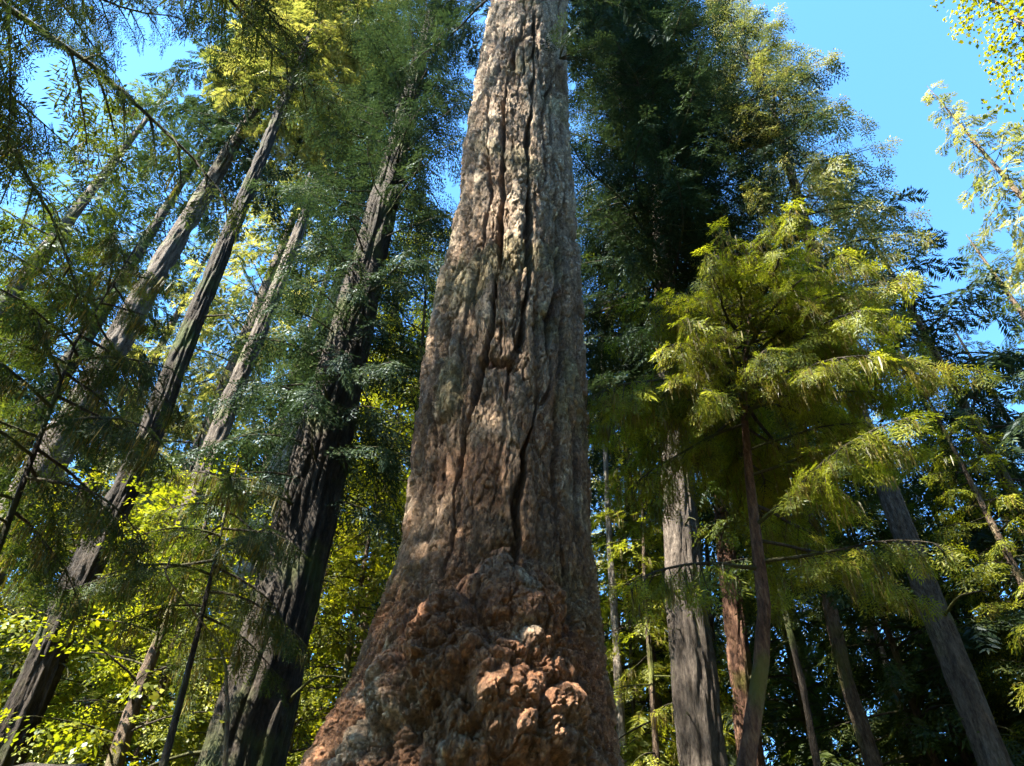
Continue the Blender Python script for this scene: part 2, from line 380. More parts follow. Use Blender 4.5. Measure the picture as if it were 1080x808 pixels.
def add_crown(root, la, rad, rng, H, world0, z0, rmax, z1=None, n=60, lod='mid', mat='hem', e=(-.15, .35), droop=.45, power=.8, dens=1.0, bare=.2, keep=None,
              asobj=False, mossn=0, leaf=None, twig='twig', low=.55, drp2=.35, jit=.3, blen=None):
    """conifer crown between heights z0 and z1; rmax = longest branch. asobj: every branch an object with its foliage below it."""
    z1 = z1 or H * .99; fol = Fol(); mossf = Fol(); wood = []; i = 0; made = 0; az = rng.uniform(0, 6.28)
    while made < n and i < n * 6:
        u = (made + rng.random()) / n; i += 1; az += 2.4 + rng.uniform(-.4, .4)
        z = z0 + (z1 - z0) * u ** .9
        prof = (1 - u) ** power * (low + (1 - low) * min(1, u * 4))
        Lb = max(.35, rmax * prof * rng.uniform(1 - jit, 1 + jit * .5))
        if keep and not keep(az % (2 * math.pi), z, Lb): 
            made += 1; continue
        made += 1
        e0 = e[0] + (e[1] - e[0]) * u + rng.uniform(-.15, .15)
        a = la(z); rr = rad(z) * .7; bs = np.array([a[0] + math.cos(az) * rr, a[1] + math.sin(az) * rr, z])
        if asobj:
            f2, w2, m2 = Fol(), [], Fol()
            gen_branch(rng, Lb, e0, droop, lod, f2, w2, m2, dens, bare, az=az, drp2=drp2, leaf=leaf, mossn=mossn)
            mb = MB()
            for P, rr_, kk in w2: mb.add(*tube(P, rr_, kk))
            br = link('branch', mb.mesh('branch', [M[twig]], True), root, bs)
            mf = MB(); quads_mesh(mf, f2.quads(rng), 0)
            if m2.o: quads_mesh(mf, m2.quads(rng), 1)
            link('foliage', mf.mesh('foliage', [M[mat], M['moss']]), br)
        else:
            gen_branch(rng, Lb, e0, droop, lod, fol, wood, mossf, dens, bare, base=bs, az=az, drp2=drp2, leaf=leaf, mossn=mossn)
    if asobj: return
    mb = MB(); quads_mesh(mb, fol.quads(rng), 0)
    for P, rr_, kk in wood: mb.add(*tube(P, rr_, min(kk, 5)), 1)
    if mossf.o: quads_mesh(mb, mossf.quads(rng), 2)
    link('crown', mb.mesh('crown', [M[mat], M[twig], M['moss']]), root)

exec_stage = None
# ================================================================== THE GIANT
GD = 7.0
LE = [(0, 517), (50, 509), (100, 500), (160, 489), (220, 482), (270, 471), (330, 459), (403, 443), (450, 436), (530, 431), (591, 422), (625, 410), (655, 400), (711, 380), (758, 358), (808, 330)]
RE = [(0, 598), (50, 598), (133, 601), (207, 607), (267, 611), (353, 615), (420, 618), (503, 623), (538, 625), (671, 629), (738, 640), (791, 650), (808, 655)]
ys = np.array([-80, -30] + list(range(0, 809, 16)) + [840, 880, 930])
def edge(T, y):
    yy = [a for a, _ in T]; xx = [b for _, b in T]
    if y < 0: return xx[0] + (xx[1] - xx[0]) / (yy[1] - yy[0]) * y * .6
    if y > 808: return xx[-1] + (xx[-1] - xx[-2]) / (yy[-1] - yy[-2]) * (y - 808) * 1.0
    return float(np.interp(y, yy, xx))
prof = []
for y in ys:
    dl, dr = ray(edge(LE, y), y), ray(edge(RE, y), y)
    al, ar = math.atan2(dl[0], dl[1]), math.atan2(dr[0], dr[1]); am, ha = (al + ar) / 2, (ar - al) / 2
    r = GD * math.sin(ha); dt = GD * math.cos(ha)
    te = .5 * (dl[2] / math.hypot(dl[0], dl[1]) + dr[2] / math.hypot(dr[0], dr[1]))
    prof.append((CAMZ + dt * te, GD * math.sin(am), GD * math.cos(am), r))
prof = np.array(sorted(prof))
zmin = prof[0, 0]; e0p = prof[0]
prof = np.concatenate([[[-.4, e0p[1] - .35, e0p[2] + .1, e0p[3] + .75], [.4, e0p[1] - .25, e0p[2] + .1, e0p[3] + .5]], prof])
zt = prof[-1, 0]; sx = (prof[-1, 1] - prof[-12, 1]) / (prof[-1, 0] - prof[-12, 0])
prof = np.concatenate([prof, [[z, prof[-1, 1] + sx * .5 * (z - zt), prof[-1, 2], prof[-1, 3] * (58 - z) / (58 - zt)] for z in (zt + 6, 40, 57.5)]])
def gp(z, c): return np.interp(z, prof[:, 0], prof[:, c])
def gsm(z, c):
    return sum(gp(z + o, c) for o in (-.3, -.15, 0, .15, .3)) / 5
def on_giant(px, py):
    D = GD - 1
    for _ in range(6):
        p = at(px, py, D); cx, cyy, r = gp(p[2], 1), gp(p[2], 2), gp(p[2], 3)
        d = ray(px, py); a = np.array(d[:2]) / math.hypot(d[0], d[1]); c = np.array([cx, cyy])
        b = a @ c; q = b * b - (c @ c - r * r); D = b - math.sqrt(max(q, 0))
    p = at(px, py, D); return math.atan2(p[1] - gp(p[2], 2), p[0] - gp(p[2], 1)), p[2], D

cols_f = np.linspace(R(-195), R(15), 860); cols_b = np.linspace(R(15), R(165), 70)[1:-1]
TH1 = np.concatenate([cols_f, cols_b])
rows = [-.4, .2, .7, 1.2, 1.7, 2.2, 2.6]; z = 2.8; st = .0075
while z < zt + 1: rows.append(z); z += st * (1 + max(0, z - 4) * .14)
rows += list(np.linspace(zt + 1.5, 57.5, 60)); zr = np.array(rows)
TH, Z = np.meshgrid(TH1, zr); RR = gsm(Z, 3)
AX, AY = gsm(Z, 1), gsm(Z, 2)
X, Y = np.cos(TH) * RR, np.sin(TH) * RR
low = 1 - sstep(4.6, 6.0, Z + .5 * vnoise(X, Y, Z))           # 1 in the burl zone
mid = 1 - sstep(6.0, 9.5, Z)
# furrows: long wandering crevices between plates
wx = .16 * fbm(X * 1.2, Y * 1.2, Z * .55, 3) + .05 * fbm(X * 6, Y * 6, Z * 3, 3); wy = .16 * fbm(X * 1.2 + 9, Y * 1.2, Z * .55 + 4, 3) + .05 * fbm(X * 6 + 3, Y * 6, Z * 3, 3)
f1, f2, cid = worley((X + wx) * 2.7, (Y + wy) * 2.7, Z * .22 + .3)
e = f2 - f1
wdt = .10 + .10 * vnoise(X * 2, Y * 2, Z * .7)
fur = 1 - sstep(.0, 1, (e - .02) / np.maximum(wdt, .04) * .55)
side = 1 - sstep(.1, .6, e)
fmask = (1 - .9 * low) * (.62 + .38 * (1 - mid)) * np.clip(.9 + .5 * vnoise(X * 1.5 + 40, Y * 1.5, Z * .35), .35, 1.15)
g1, g2, gid = worley((X + wx * .6) * 7, (Y + wy * .6) * 7, Z * 1.9)      # secondary plates
sec = (1 - sstep(.0, .22, g2 - g1))
fl = fbm(X * 4 + wx * 4, Y * 4, Z * 1.6, 5, .6) * 2.2                  # layered flakes as terraces
ter = (np.floor(fl * 2.2) + sstep(.0, .13, fl * 2.2 - np.floor(fl * 2.2))) / 2.2
fl2 = fbm(X * 9, Y * 9 + 5, Z * 4.5, 4, .6) * 2
ter2 = (np.floor(fl2 * 2.5) + sstep(.0, .2, fl2 * 2.5 - np.floor(fl2 * 2.5))) / 2.5
wz = .05 * fbm(X * 9 + 7, Y * 9, Z * 5, 3); wz2 = .05 * fbm(X * 9, Y * 9 + 11, Z * 5, 3)
h1, h2, hid = worley((X + wz * 1.6) * 5.0, (Y + wz2 * 1.6) * 5.0, (Z + wz * 2) * 1.15 + 3)          # broken plates
k1, k2, kid = worley((X + wz) * 13, (Y + wz2) * 13, (Z - wz2) * 3.4)                                # flakes
m1, m2, mid_ = worley((X + wz * .5) * 30, (Y + wz2 * .5) * 30, (Z - wz2) * 10)
plates = .045 * (hid - .5) + .028 * (kid - .5) + .010 * (mid_ - .5) - .016 * (1 - sstep(0, .10, h2 - h1)) - .008 * (1 - sstep(0, .12, k2 - k1))
fine = fbm(X * 34, Y * 34, Z * 20, 3, .6)
disp = -.075 * fur * fmask - .012 * side * fmask + .03 * (cid - .5) * fmask - .010 * sec * (1 - .6 * low) + plates * (.95 + .35 * sstep(6, 10, Z)) + .008 * ter + .005 * ter2 + .007 * fine
disp += .035 * fbm(X * 1.5, Y * 1.5 + 3, Z * .8, 3) * (1 + low)
def adiff(a): return (TH - a + math.pi) % (2 * math.pi) - math.pi
def bump(px, py, rpx, hgt, sq=1.0, crease=.3, rough=.25):
    global disp
    a, z, D = on_giant(px, py); s = rpx * depth(at(px, py, D)) / F0
    dz = (Z - z) * math.cos(math.atan2(z - CAMZ, D)) ** 0 ; u = adiff(a) * RR
    d = np.sqrt(u * u + (dz * .75 / sq) ** 2) / s
    m = d < 1.8
    w = d[m] + rough * fbm(X[m] * 3.2 + px, Y[m] * 3.2, Z[m] * 3.2, 4)
    disp[m] += .68 * hgt * (np.sqrt(np.clip(1 - w * w, 0, 1)) - crease * np.exp(-((w - 1.05) / .13) ** 2))
FUR = [([(552, 15), (545, 43), (533, 83), (530, 130), (527, 200), (525, 262), (520, 310), (517, 343), (507, 380), (500, 420), (488, 460), (477, 517), (472, 568), (461, 612)], .045, .20),
       ([(566, 10), (563, 72), (557, 147), (557, 187), (562, 227), (560, 287), (552, 353), (548, 372)], .05, .22),
       ([(572, 395), (568, 430), (557, 470), (550, 530), (550, 560), (546, 590), (552, 622)], .045, .20),
       ([(592, 20), (588, 73), (580, 100), (583, 150), (587, 200), (590, 240), (590, 290), (582, 337), (583, 380), (578, 413), (569, 428)], .05, .22),
       ([(598, 300), (596, 380), (590, 430), (587, 503), (590, 548), (598, 600), (606, 660)], .035, .14),
       ([(522, 20), (512, 110), (513, 160), (515, 200), (508, 250), (500, 290), (490, 320), (485, 350), (480, 390)], .035, .14),
       ([(497, 150), (493, 220), (480, 290), (470, 340), (463, 385), (455, 440), (446, 520)], .03, .11),
       ([(604, 130), (610, 240), (612, 330), (610, 420), (612, 520), (618, 620)], .03, .12),
       ([(538, 372), (534, 400), (533, 430)], .02, .09)]
trc = np.zeros(TH.shape)
for pts, wd_, dp in FUR:
    q = sorted([(on_giant(*pp)[1], on_giant(*pp)[0]) for pp in pts]); zz = np.array([a[0] for a in q]); aa = np.array([a[1] for a in q])
    u = adiff(np.interp(Z, zz, aa)) * RR + .07 * fbm(Z * 1.3 + pts[0][0], X * .8, Y * .8, 3) + .025 * fbm(Z * 7, X * 5 + pts[0][0], Y * 5, 3)
    w_ = 1.15 * wd_ * (1 + .7 * vnoise(Z * 1.7, X * 0 + pts[0][0], X * 0)); en = sstep(zz[0] - .1, zz[0] + .4, Z) * (1 - sstep(zz[-1] - .4, zz[-1] + .1, Z))
    f_ = (1 - sstep(.25, 1.0, np.abs(u) / w_)) * en; disp -= dp * f_ + .022 * np.exp(-np.abs(u) / .08) * en; trc = np.maximum(trc, f_)
# burls and swellings of the root flare
for b in ((535, 690, 88, .36, 1.1), (520, 655, 58, .10), (447, 702, 58, .28), (430, 745, 40, .16), (470, 680, 30, .14), (465, 735, 26, .12), (425, 660, 30, .10),
          (585, 775, 34, .20), (575, 800, 24, .12), (612, 795, 20, .12), (500, 780, 52, .22, 1.6), (455, 790, 40, .15), (540, 765, 38, .14), (560, 730, 40, .10), (497, 725, 30, .12, 1.5), (480, 640, 26, .07),
          (600, 690, 36, .06), (545, 640, 30, .05), (420, 715, 18, .10), (460, 715, 16, .09), (515, 745, 22, .07), (552, 795, 26, .09)):
    bump(*b)
# lumpy knots all over the burl zone
l1, l2, lid = worley((X + wx) * 4.2, (Y + wy) * 4.2, Z * 4.0)
disp += low * (.015 * (lid - .5) - .02 * (1 - sstep(0, .12, l2 - l1)) * (lid > .3))
rd = np.abs(fbm(X * 3.5 + wx, Y * 3.5 + wy, Z * 3.0, 5, .55)); disp += low * (.05 - .20 * np.maximum(.13 - rd, 0) - .03 * (1 - sstep(0, .05, rd)))
rd2 = np.abs(fbm(X * 9 + 3, Y * 9, Z * 7, 4, .6)); disp -= low * .010 * (1 - sstep(0, .10, rd2))
l1, l2, lid = worley((X + wx) * 11, (Y + wy) * 11, Z * 9)
disp += low * (.006 * (1 - l1) - .008 * (1 - sstep(0, .15, l2 - l1)))
# old scar with a ragged hollow
a, z, D = on_giant(520, 378); u = adiff(a) * RR
ds = np.sqrt((u / .27) ** 2 + ((Z - z) / .15) ** 2) + .8 * fbm(X * 5, Y * 5, Z * 5, 3)
scar = 1 - sstep(.3, 1.0, ds); disp -= .12 * scar
a, z, D = on_giant(541, 384); u = adiff(a) * RR
ds2 = np.sqrt((u / .12) ** 2 + ((Z - z) / .12) ** 2) + .3 * fbm(X * 7, Y * 7, Z * 7, 3); disp -= .14 * (1 - sstep(.4, .9, ds2))
a, z, D = on_giant(465, 365); u = adiff(a) * RR
ds3 = np.sqrt((u / .13) ** 2 + ((Z - z) / .3) ** 2) + .3 * fbm(X * 6, Y * 6, Z * 5, 3); scar = np.maximum(scar, (1 - sstep(.5, .95, ds3)) * .8); disp -= .10 * (1 - sstep(.4, .9, ds3))
R2 = RR + disp
V = np.stack([AX + np.cos(TH) * R2, AY + np.sin(TH) * R2, Z], -1).reshape(-1, 3)
nr, k = TH.shape; i = np.arange(nr - 1)[:, None] * k; j = np.arange(k)[None]; j2 = (j + 1) % k
b0 = np.array([gp(0, 1), gp(0, 2), 0])
gm, t, N, L = newmat('giant_bark')
va = N('ShaderNodeAttribute'); va.attribute_name = 'bark'
tc = N('ShaderNodeTexCoord'); mp = N('ShaderNodeMapping'); mp.inputs['Scale'].default_value = (1, 1, .6); L(tc.outputs['Object'], mp.inputs[0])
n1 = N('ShaderNodeTexNoise'); n1.inputs['Scale'].default_value = 26; n1.inputs['Detail'].default_value = 7; n1.inputs['Roughness'].default_value = .7; L(mp.outputs[0], n1.inputs['Vector'])
mx = N('ShaderNodeMix'); mx.data_type = 'RGBA'; mx.blend_type = 'MULTIPLY'; mx.inputs[0].default_value = 1
L(va.outputs['Color'], mx.inputs[6]); L(ramp(N, L, n1.outputs[0], [(.34, (.42, .40, .38)), (.5, (1, 1, 1)), (.66, (1.6, 1.57, 1.5))]), mx.inputs[7])
bp = N('ShaderNodeBump'); bp.inputs['Strength'].default_value = 1; bp.inputs['Distance'].default_value = .05
vo = N('ShaderNodeTexVoronoi'); vo.feature = 'DISTANCE_TO_EDGE'; vo.inputs['Scale'].default_value = 14
wv = N('ShaderNodeVectorMath'); wv.operation = 'MULTIPLY_ADD'; wv.inputs[1].default_value = (.16,) * 3; L(n1.outputs['Color'], wv.inputs[0]); L(mp.outputs[0], wv.inputs[2]); L(wv.outputs[0], vo.inputs['Vector'])
vm = N('ShaderNodeMapRange'); vm.inputs[2].default_value = .16; vm.inputs[4].default_value = .55; L(vo.outputs[0], vm.inputs[0])
hs = N('ShaderNodeMath'); L(vm.outputs[0], hs.inputs[0]); L(n1.outputs[0], hs.inputs[1]); L(hs.outputs[0], bp.inputs['Height'])
p = N('ShaderNodeBsdfPrincipled'); p.inputs['Roughness'].default_value = .85; p.inputs['Specular IOR Level'].default_value = .25
L(mx.outputs[2], p.inputs['Base Color']); L(bp.outputs[0], p.inputs['Normal']); L(p.outputs[0], N('ShaderNodeOutputMaterial').inputs[0])
# colour of the material itself: weathered grey plates, brown flakes, red inner bark, lichen
def mixc(a, b, t): return a + (b - a) * t[..., None]
grey = np.array([.285, .215, .145]); brown = np.array([.155, .092, .050]); red = np.array([.085, .032, .018]); rust = np.array([.195, .082, .036]); lich = np.array([.29, .25, .18])
cc = np.zeros(TH.shape + (3,)) + brown
cc = mixc(cc, grey, np.clip(.45 + .8 * fbm(X * 1.3, Y * 1.3, Z * .7, 4) + .3 * ter - .5 * mid + sstep(8, 13, Z) * .35, 0, 1))
cc = mixc(cc, red, np.clip(scar, 0, 1) * .85)
cc = mixc(cc, brown * .8, np.clip(np.maximum(fur * fmask, trc), 0, 1) * .8)
cc = mixc(cc, rust, low * np.clip(.55 + 1.1 * fbm(X * 2.2, Y * 2.2, Z * 2.2, 4), 0, 1) * .9)
cc = mixc(cc, rust, np.clip(sstep(.25, .5, vnoise(X * 3 + 8, Y * 3, Z * 2)) * .35 * mid, 0, 1))
cc = mixc(cc, lich, sstep(.28, .5, fbm(X * 2.6 + 30, Y * 2.6, Z * 1.6, 5)) * .55)
cc = mixc(cc, np.array([.15, .14, .055]), sstep(.15, .45, fbm(X * 1.1 + 60, Y * 1.1, Z * .8, 5)) * .45 * (1 - low))
cc = cc * (.62 + .45 * hid + .34 * kid + .22 * mid_ - .2 * (1 - sstep(0, .1, k2 - k1)))[..., None]
cc = np.clip(cc, 0, 1)
me = mesh_np('trunk', V - b0, np.stack([i + j, i + j2, i + k + j2, i + k + j], -1).reshape(-1, 4), [gm], smooth=True)
ca = me.attributes.new('bark', 'FLOAT_COLOR', 'POINT'); c4 = np.concatenate([cc, np.ones(cc.shape[:2] + (1,))], -1).astype(np.float32); ca.data.foreach_set('color', c4.ravel())
giant = tag(link('giant_fir_tree', None, loc=b0), 'giant old tree with deeply furrowed bark and knobbly red burls swelling at its base', 'tree')
link('trunk', me, giant)
gla = lambda z: np.array([gp(z, 1), gp(z, 2)]) - b0[:2]
grad = lambda z: float(gp(z, 3))
add_crown(giant, gla, grad, random.Random(3), 57, b0, z0=22.5, z1=57, n=64, rmax=6.0, lod='far', mat='fir', e=(-.2, .3), power=.6)
# small sprout of foliage high on the bark
rng = random.Random(8); a, z, D = on_giant(590, 62)
f2, w2 = Fol(), []
for q in range(6):
    gen_branch(rng, rng.uniform(.6, 1.05), rng.uniform(-.3, .5), .5, 'mid', f2, w2, None, 1.6, .15, r0=.012, az=a + rng.uniform(-1.0, 1.2))
mb = MB(); [mb.add(*tube(*w)) for w in w2]
br = link('branch', mb.mesh('branch', [M['twig']], True), giant, np.array([gp(z, 1) + math.cos(a) * gp(z, 3), gp(z, 2) + math.sin(a) * gp(z, 3), z]) - b0)
mf = MB(); quads_mesh(mf, f2.quads(rng), 0); link('foliage', mf.mesh('foliage', [M['fir']]), br)

# ================================================================== NEAR AND MIDDLE TREES
# young sunlit hemlock with the curved red trunk
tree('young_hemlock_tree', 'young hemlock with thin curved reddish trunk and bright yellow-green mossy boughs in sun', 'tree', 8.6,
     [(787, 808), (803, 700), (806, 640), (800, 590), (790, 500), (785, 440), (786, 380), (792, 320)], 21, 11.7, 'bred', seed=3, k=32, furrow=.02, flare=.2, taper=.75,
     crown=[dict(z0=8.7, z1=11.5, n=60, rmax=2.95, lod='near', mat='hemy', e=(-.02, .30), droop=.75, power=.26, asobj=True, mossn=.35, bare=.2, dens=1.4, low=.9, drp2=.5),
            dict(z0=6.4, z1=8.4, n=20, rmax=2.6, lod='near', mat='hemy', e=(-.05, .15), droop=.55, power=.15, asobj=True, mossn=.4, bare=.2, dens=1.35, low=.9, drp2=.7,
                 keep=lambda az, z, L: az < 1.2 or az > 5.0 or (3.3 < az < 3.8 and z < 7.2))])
# dark thick tree left of the giant
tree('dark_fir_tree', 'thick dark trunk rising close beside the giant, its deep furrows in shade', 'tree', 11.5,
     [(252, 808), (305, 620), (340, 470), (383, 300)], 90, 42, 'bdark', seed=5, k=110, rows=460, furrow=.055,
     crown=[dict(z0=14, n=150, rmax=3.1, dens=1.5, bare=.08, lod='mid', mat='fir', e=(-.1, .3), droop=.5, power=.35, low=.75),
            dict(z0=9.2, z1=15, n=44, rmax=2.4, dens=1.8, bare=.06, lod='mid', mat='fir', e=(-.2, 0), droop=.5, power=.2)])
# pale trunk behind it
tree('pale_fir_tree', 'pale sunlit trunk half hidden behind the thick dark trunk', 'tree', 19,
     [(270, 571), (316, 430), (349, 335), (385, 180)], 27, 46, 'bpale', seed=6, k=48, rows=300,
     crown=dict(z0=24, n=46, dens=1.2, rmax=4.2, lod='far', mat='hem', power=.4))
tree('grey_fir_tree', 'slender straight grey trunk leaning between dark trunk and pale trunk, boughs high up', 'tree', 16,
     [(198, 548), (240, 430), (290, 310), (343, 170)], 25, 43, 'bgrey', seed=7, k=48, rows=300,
     crown=dict(z0=28, n=80, bare=.08, jit=.5, dens=1.2, rmax=4.4, lod='far', mat='firlit', power=.4))
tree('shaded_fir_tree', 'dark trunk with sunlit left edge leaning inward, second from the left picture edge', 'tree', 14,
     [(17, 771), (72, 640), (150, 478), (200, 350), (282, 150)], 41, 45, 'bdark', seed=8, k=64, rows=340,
     crown=dict(z0=26, n=84, bare=.08, jit=.5, dens=1.2, rmax=4.6, lod='far', mat='firlit', power=.4))
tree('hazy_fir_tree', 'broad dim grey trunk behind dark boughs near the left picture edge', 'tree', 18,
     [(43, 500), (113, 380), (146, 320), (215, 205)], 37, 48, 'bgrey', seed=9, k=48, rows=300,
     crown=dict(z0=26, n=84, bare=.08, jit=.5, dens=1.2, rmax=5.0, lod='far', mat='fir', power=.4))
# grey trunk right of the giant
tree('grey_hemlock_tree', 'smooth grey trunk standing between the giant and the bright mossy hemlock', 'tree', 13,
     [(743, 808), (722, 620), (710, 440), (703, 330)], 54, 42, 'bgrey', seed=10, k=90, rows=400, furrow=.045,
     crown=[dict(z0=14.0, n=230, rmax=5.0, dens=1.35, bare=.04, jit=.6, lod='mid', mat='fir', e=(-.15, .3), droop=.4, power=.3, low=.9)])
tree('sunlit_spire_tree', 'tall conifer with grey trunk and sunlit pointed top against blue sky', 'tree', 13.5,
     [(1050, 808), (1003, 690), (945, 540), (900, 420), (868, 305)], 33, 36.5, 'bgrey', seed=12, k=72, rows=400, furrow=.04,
     crown=[dict(z0=15.5, n=220, jit=.5, rmax=3.0, dens=1.6, lod='mid', mat='firlit', e=(-.25, .2), droop=.35, power=.75, low=.8, mossn=.15)])
tree('red_cedar_tree', 'reddish brown trunk just behind the curved hemlock trunk', 'tree', 15,
     [(793, 808), (780, 700), (768, 600), (758, 500)], 30, 26, 'bred', seed=13, k=48, crown=dict(z0=11, n=70, rmax=3.2, dens=1.2, lod='far', mat='hem', power=.5))
tree('forked_hemlock_tree', 'dim brown trunk with sunlit patches left of the leaning grey trunk', 'tree', 14,
     [(921, 808), (893, 720), (868, 610), (850, 520)], 20, 20, 'bbrown', seed=14, k=40, crown=dict(z0=9.5, n=60, rmax=3.0, dens=1.3, lod='mid', mat='hem', power=.5, mossn=.2))
tree('slim_hemlock_tree', 'very thin crooked dark stem right of the curved red trunk', 'tree', 13,
     [(862, 808), (846, 720), (822, 620), (816, 540)], 9, 15, 'bdark', seed=15, k=20, crown=dict(z0=8.5, n=30, rmax=2.2, lod='mid', mat='hem', power=.5))
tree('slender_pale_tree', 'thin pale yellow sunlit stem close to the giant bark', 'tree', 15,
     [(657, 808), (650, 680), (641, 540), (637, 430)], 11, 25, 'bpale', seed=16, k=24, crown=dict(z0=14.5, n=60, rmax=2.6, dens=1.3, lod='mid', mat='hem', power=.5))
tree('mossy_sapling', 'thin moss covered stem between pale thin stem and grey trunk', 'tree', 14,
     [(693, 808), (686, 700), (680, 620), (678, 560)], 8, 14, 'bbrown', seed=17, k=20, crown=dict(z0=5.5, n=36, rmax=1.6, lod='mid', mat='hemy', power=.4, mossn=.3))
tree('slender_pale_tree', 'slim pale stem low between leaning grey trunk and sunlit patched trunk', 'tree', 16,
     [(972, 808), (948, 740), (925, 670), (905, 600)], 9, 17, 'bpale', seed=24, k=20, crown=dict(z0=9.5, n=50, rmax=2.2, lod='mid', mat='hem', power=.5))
tree('slender_grey_tree', 'slim grey stem right beside the foot of the grey trunk', 'tree', 17,
     [(762, 808), (755, 720), (749, 640), (745, 560)], 9, 18, 'bgrey', seed=25, k=20, crown=dict(z0=10, n=50, rmax=2.0, lod='mid', mat='hemy', power=.5))
tree('mossy_sapling', 'short mossy stem midway between the pale thin stem and giant outline, yellow-green tips', 'tree', 16,
     [(672, 808), (667, 730), (664, 660), (661, 610)], 6, 12, 'bbrown', seed=26, k=20, crown=dict(z0=5.5, n=44, rmax=1.5, lod='mid', mat='hemy', power=.4, mossn=.2))
tree('bare_sapling', 'thin bending leafless sapling in front of the thick dark trunk', 'tree', 9,
     [(237, 808), (240, 760), (238, 700), (228, 675), (212, 655)], 6, 6.5, 'bbrown', seed=18, k=16, rows=80, furrow=0, flare=.1)
tree('brown_maple_tree', 'brown leaning trunk veiled by yellow leaves between the two dark trunks', 'tree', 13,
     [(126, 790), (147, 725), (172, 665), (190, 620)], 18, 10.4, 'bbrown', seed=19, k=32, furrow=.02,
     crown=dict(z0=4.4, n=36, rmax=2.2, mat='leafy', leaf='leaf', e=(.2, .7), droop=.5, power=.3, lod='mid'))
tree('slender_hemlock_tree', 'tall narrow hemlock with bright yellow-green tips touching the left side of the giant', 'tree', 13,
     [(418, 808), (428, 640), (437, 480), (444, 380)], 12, 21.5, 'bbrown', seed=23, k=20, furrow=.01,
     crown=dict(z0=11, n=70, rmax=2.3, lod='mid', mat='hemy', e=(-.1, .2), droop=.5, power=.45, dens=1.4, mossn=.1))
# near dark hemlocks at the left
tree('overhanging_hemlock_tree', 'big near hemlock whose dark limbs overhang the upper left corner', 'tree', 6.8,
     ((-5.6, 1.3), (-5.3, 1.5), .32), 50, 35, 'bdark', seed=20, k=48,
     crown=dict(z0=6.0, z1=31, n=88, rmax=4.7, lod='near', mat='hem', e=(.0, .40), droop=.5, power=.28, asobj=True, bare=.22, mossn=.05, low=.9, dens=.85,
                keep=lambda az, z, L: not (8 < z < 10.5 and az < 1.2)))
tree('edge_hemlock_tree', 'dark hemlock boughs crowding in from the left picture edge at mid height', 'tree', 8,
     ((-7.9, 3.1), (-7.6, 3.3), .24), 50, 27, 'bdark', seed=31, k=40,
     crown=dict(z0=6.5, z1=26, n=60, rmax=4.0, lod='near', mat='hem', e=(-.1, .35), droop=.55, power=.35, asobj=True, bare=.12, mossn=.08, low=.9, dens=1.0))
tree('shaded_hemlock_tree', 'dark hemlock with drooping boughs hanging across the left picture edge', 'tree', 8.2,
     [(-75, 808), (-40, 690), (-10, 600), (20, 520)], 12, 10.4, 'bdark', seed=21, k=24, furrow=.01,
     crown=dict(z0=5.8, z1=10.2, n=34, rmax=2.3, dens=1.5, lod='near', mat='hem', e=(-.1, .3), droop=.7, power=.45, asobj=True, bare=.12, mossn=.2, drp2=.6))
tree('drooping_hemlock_tree', 'small hemlock with dark weeping boughs between left dark trunk and thick dark trunk', 'tree', 9.6,
     [(172, 808), (190, 740), (208, 670), (222, 610)], 9, 8.6, 'bdark', seed=22, k=24, furrow=.01,
     crown=dict(z0=6.1, z1=8.4, n=20, rmax=2.1, dens=1.5, lod='near', mat='hem', e=(-.1, .3), droop=.7, power=.45, asobj=True, bare=.12, mossn=.2, drp2=.6))
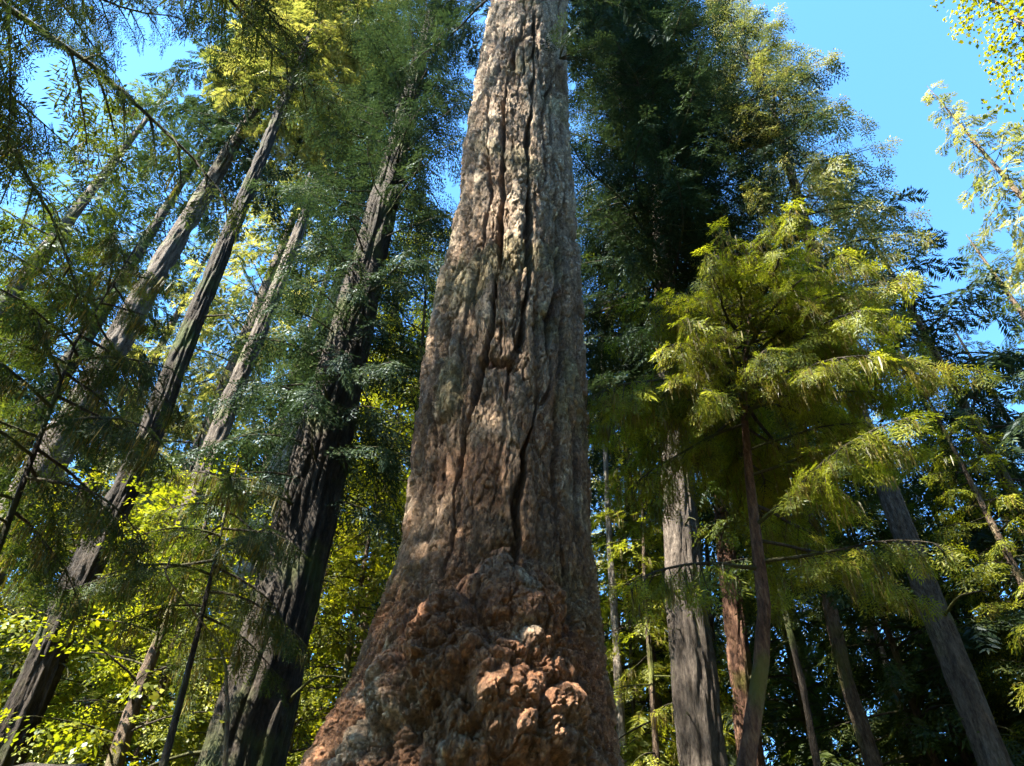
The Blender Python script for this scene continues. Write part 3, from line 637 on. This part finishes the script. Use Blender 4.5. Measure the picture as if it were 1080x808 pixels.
# sunlit understory
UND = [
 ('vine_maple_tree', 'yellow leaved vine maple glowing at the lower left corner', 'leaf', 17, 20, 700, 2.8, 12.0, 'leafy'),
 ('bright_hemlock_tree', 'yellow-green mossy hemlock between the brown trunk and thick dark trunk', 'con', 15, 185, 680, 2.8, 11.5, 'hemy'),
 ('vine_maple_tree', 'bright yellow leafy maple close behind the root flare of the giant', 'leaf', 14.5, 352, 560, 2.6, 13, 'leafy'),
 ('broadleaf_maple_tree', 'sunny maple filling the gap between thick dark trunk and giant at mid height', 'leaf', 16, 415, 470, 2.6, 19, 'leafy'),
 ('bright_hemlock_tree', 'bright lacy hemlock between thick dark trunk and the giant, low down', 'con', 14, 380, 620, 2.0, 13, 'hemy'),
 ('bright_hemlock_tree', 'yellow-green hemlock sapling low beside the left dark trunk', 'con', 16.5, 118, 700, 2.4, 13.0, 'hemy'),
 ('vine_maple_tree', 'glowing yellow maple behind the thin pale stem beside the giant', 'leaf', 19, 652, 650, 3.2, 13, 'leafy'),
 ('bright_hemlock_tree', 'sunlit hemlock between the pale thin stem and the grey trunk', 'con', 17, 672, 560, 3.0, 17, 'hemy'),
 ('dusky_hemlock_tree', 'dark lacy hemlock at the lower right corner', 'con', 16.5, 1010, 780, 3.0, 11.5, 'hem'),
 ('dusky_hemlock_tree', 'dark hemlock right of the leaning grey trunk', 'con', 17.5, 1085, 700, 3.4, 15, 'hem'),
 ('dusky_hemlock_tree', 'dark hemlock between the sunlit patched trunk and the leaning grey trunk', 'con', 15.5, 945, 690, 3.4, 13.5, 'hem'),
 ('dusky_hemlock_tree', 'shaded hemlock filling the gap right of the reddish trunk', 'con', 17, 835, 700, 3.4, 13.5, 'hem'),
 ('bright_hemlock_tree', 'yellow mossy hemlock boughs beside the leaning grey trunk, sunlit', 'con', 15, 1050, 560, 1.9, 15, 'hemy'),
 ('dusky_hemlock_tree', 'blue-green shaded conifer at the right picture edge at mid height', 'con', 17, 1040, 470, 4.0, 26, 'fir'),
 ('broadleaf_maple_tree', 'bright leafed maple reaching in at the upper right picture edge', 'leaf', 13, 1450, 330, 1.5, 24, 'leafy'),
 ('sunlit_conifer_tree', 'pale sunlit conifer top at the right picture edge below open sky', 'con', 23, 1190, 340, 4.0, 35, 'firlit'),
 ('sunlit_conifer_tree', 'far pale sunlit conifer in the gap left of the slender grey trunk', 'con', 30, 205, 480, 4.5, 34, 'firlit'),
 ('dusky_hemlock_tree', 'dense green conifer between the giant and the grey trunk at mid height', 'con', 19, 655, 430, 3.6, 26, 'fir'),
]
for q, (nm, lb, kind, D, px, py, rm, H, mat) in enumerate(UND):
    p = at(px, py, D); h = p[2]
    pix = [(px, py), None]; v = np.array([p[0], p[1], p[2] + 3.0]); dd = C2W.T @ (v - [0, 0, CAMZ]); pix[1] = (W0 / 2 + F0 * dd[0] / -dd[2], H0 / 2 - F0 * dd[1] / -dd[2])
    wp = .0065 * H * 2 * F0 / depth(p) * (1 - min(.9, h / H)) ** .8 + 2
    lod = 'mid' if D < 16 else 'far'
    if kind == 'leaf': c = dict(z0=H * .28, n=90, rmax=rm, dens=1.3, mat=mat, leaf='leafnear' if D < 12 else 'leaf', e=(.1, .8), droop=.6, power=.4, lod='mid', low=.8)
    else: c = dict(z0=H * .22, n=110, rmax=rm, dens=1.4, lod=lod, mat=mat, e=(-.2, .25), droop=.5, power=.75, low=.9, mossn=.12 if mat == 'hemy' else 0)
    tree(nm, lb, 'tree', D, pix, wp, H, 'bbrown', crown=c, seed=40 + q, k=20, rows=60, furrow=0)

# ------------------------------------------------------------------ far forest: copies of four conifers
protos = []
def far_tree(px, D, scl, lb, v):
    d = ray(px, 404); a = math.atan2(d[0], d[1]); loc = (D * math.sin(a), D * math.cos(a), 0)
    if len(protos) <= v:
        ax = lambda z: np.zeros(2); rng = random.Random(900 + v); H = 36.0; rad = lambda z: .42 * (max(0, H - z) / H) ** .8 + .02
        r = link('far_conifer_tree', None, loc=loc)
        link('trunk', trunk_mesh('trunk', ax, rad, -.4, H, M[('bgrey', 'bdark', 'bbrown', 'bgrey')[v]], 16, 50, 0, v), r)
        add_crown(r, ax, rad, rng, H, None, z0=5.5, n=150, dens=1.2, rmax=(4.6, 4.2, 4.8, 4.4)[v], lod='far', mat=('hem', 'fir', 'hem', 'firlit')[v], e=(-.25, .25), power=.6, low=.7)
        protos.append(r)
    else:
        s = protos[v]; r = s.copy(); COL.objects.link(r); r.location = loc
        for ch in s.children:
            c = ch.copy(); COL.objects.link(c); c.parent = r
        r.rotation_euler.z = rr_.uniform(0, 6.28)
    r.scale = (scl, scl, scl); tag(r, lb, 'tree', 'far conifers behind the trunks')
rr_ = random.Random(5)
FAR = [(-60, 24, 1.1, 'distant conifer glimpsed behind boughs at the far left picture edge'), (60, 30, 1.41, 'distant conifer behind the broad dim trunk'),
 (150, 36, 1.28, 'distant conifer seen between broad dim trunk and left dark trunk'), (240, 27, 1.34, 'distant conifer behind the slender grey trunk'),
 (310, 34, 1.41, 'distant conifer between slender grey trunk and pale trunk'), (400, 29, 1.28, 'distant conifer between thick dark trunk and giant'),
 (455, 38, 1.41, 'farthest conifer touching the left outline of the giant'), (640, 33, 1.0, 'distant conifer behind the right outline of the giant'),
 (700, 27, .95, 'distant conifer behind the grey trunk right of the giant'), (770, 31, .95, 'distant conifer behind the reddish trunk'),
 (830, 26, .85, 'distant conifer behind the bright mossy hemlock'), (900, 30, .8, 'distant conifer behind the sunlit patched trunk'),
 (965, 25, .72, 'distant conifer behind the leaning grey trunk'), (1040, 30, .8, 'distant conifer low at the right picture edge'),
 (1130, 26, .8, 'distant conifer just past the right picture edge'), (0, 44, 1.1, 'very far conifer behind the left dark boughs'),
 (200, 46, 1.1, 'very far conifer beyond the left trunks'), (350, 48, 1.1, 'very far conifer beyond the pale trunk'),
 (600, 46, 1.0, 'very far conifer hidden mostly by the giant'), (740, 44, 1.0, 'very far conifer beyond grey and reddish trunks'),
 (870, 42, .9, 'very far conifer beyond the crooked thin stem'), (1000, 40, .85, 'very far conifer beyond the leaning grey trunk')]
for q, (px, D, s_, lb) in enumerate(FAR): far_tree(px, D, s_, lb, q % 4)

# unseen rest of the forest behind the viewpoint, added to shade the scene
wood_ = tag(link('unseen_woods', None, loc=(0, 0, 0)), 'unseen conifer woods behind the viewpoint, added for their shade', 'woods', kind='stuff')
for q, (a_, D, s_) in enumerate([(78, 13, .8), (92, 17, .95), (105, 11, .7), (120, 16, .9), (136, 12, .85), (150, 18, 1), (165, 12, .8), (180, 15, .95), (194, 20, 1), (207, 13, .85), (98, 27, 1.1), (128, 28, 1.1), (172, 29, 1.1), (270, 26, 1.1), (86, 22, 1.0)]):
    for ch in protos[q % 4].children:
        c = ch.copy(); COL.objects.link(c); c.parent = wood_; c.location = (D * math.sin(R(a_)), D * math.cos(R(a_)), 0); c.scale = (s_,) * 3; c.rotation_euler.z = q * 1.7

# ------------------------------------------------------------------ leaning dead log at the lower left corner
pa, pb = at(-60, 822, 11.0), at(92, 808, 9.5); dirn = pb - pa
base = pa + dirn * (-(pa[2]) / max(.05, dirn[2])) if abs(dirn[2]) > .3 else None
base = np.array([pa[0] - 3.5, pa[1] + 2.0, 0.0])
P = np.array([base + (pa - base) * t for t in np.linspace(0, 1, 6)[:-1]] + [pa + dirn * t for t in np.linspace(0, 1, 6)])
P[:, 2] += np.array([0, .1, .2, .15, .1, 0, .03, -.02, .03, 0, 0])
V, F = tube(P - base, np.linspace(.20, .02, len(P)) ** 1.0, 16)
V += .02 * np.stack([vnoise(V[:, 0] * 6, V[:, 1] * 6, V[:, 2] * 6)] * 3, -1)
tag(link('dead_log', mesh_np('dead_log', V, F, [M['bdark']], smooth=True), loc=base), 'bare brown dead log leaning across the bottom left corner', 'log')
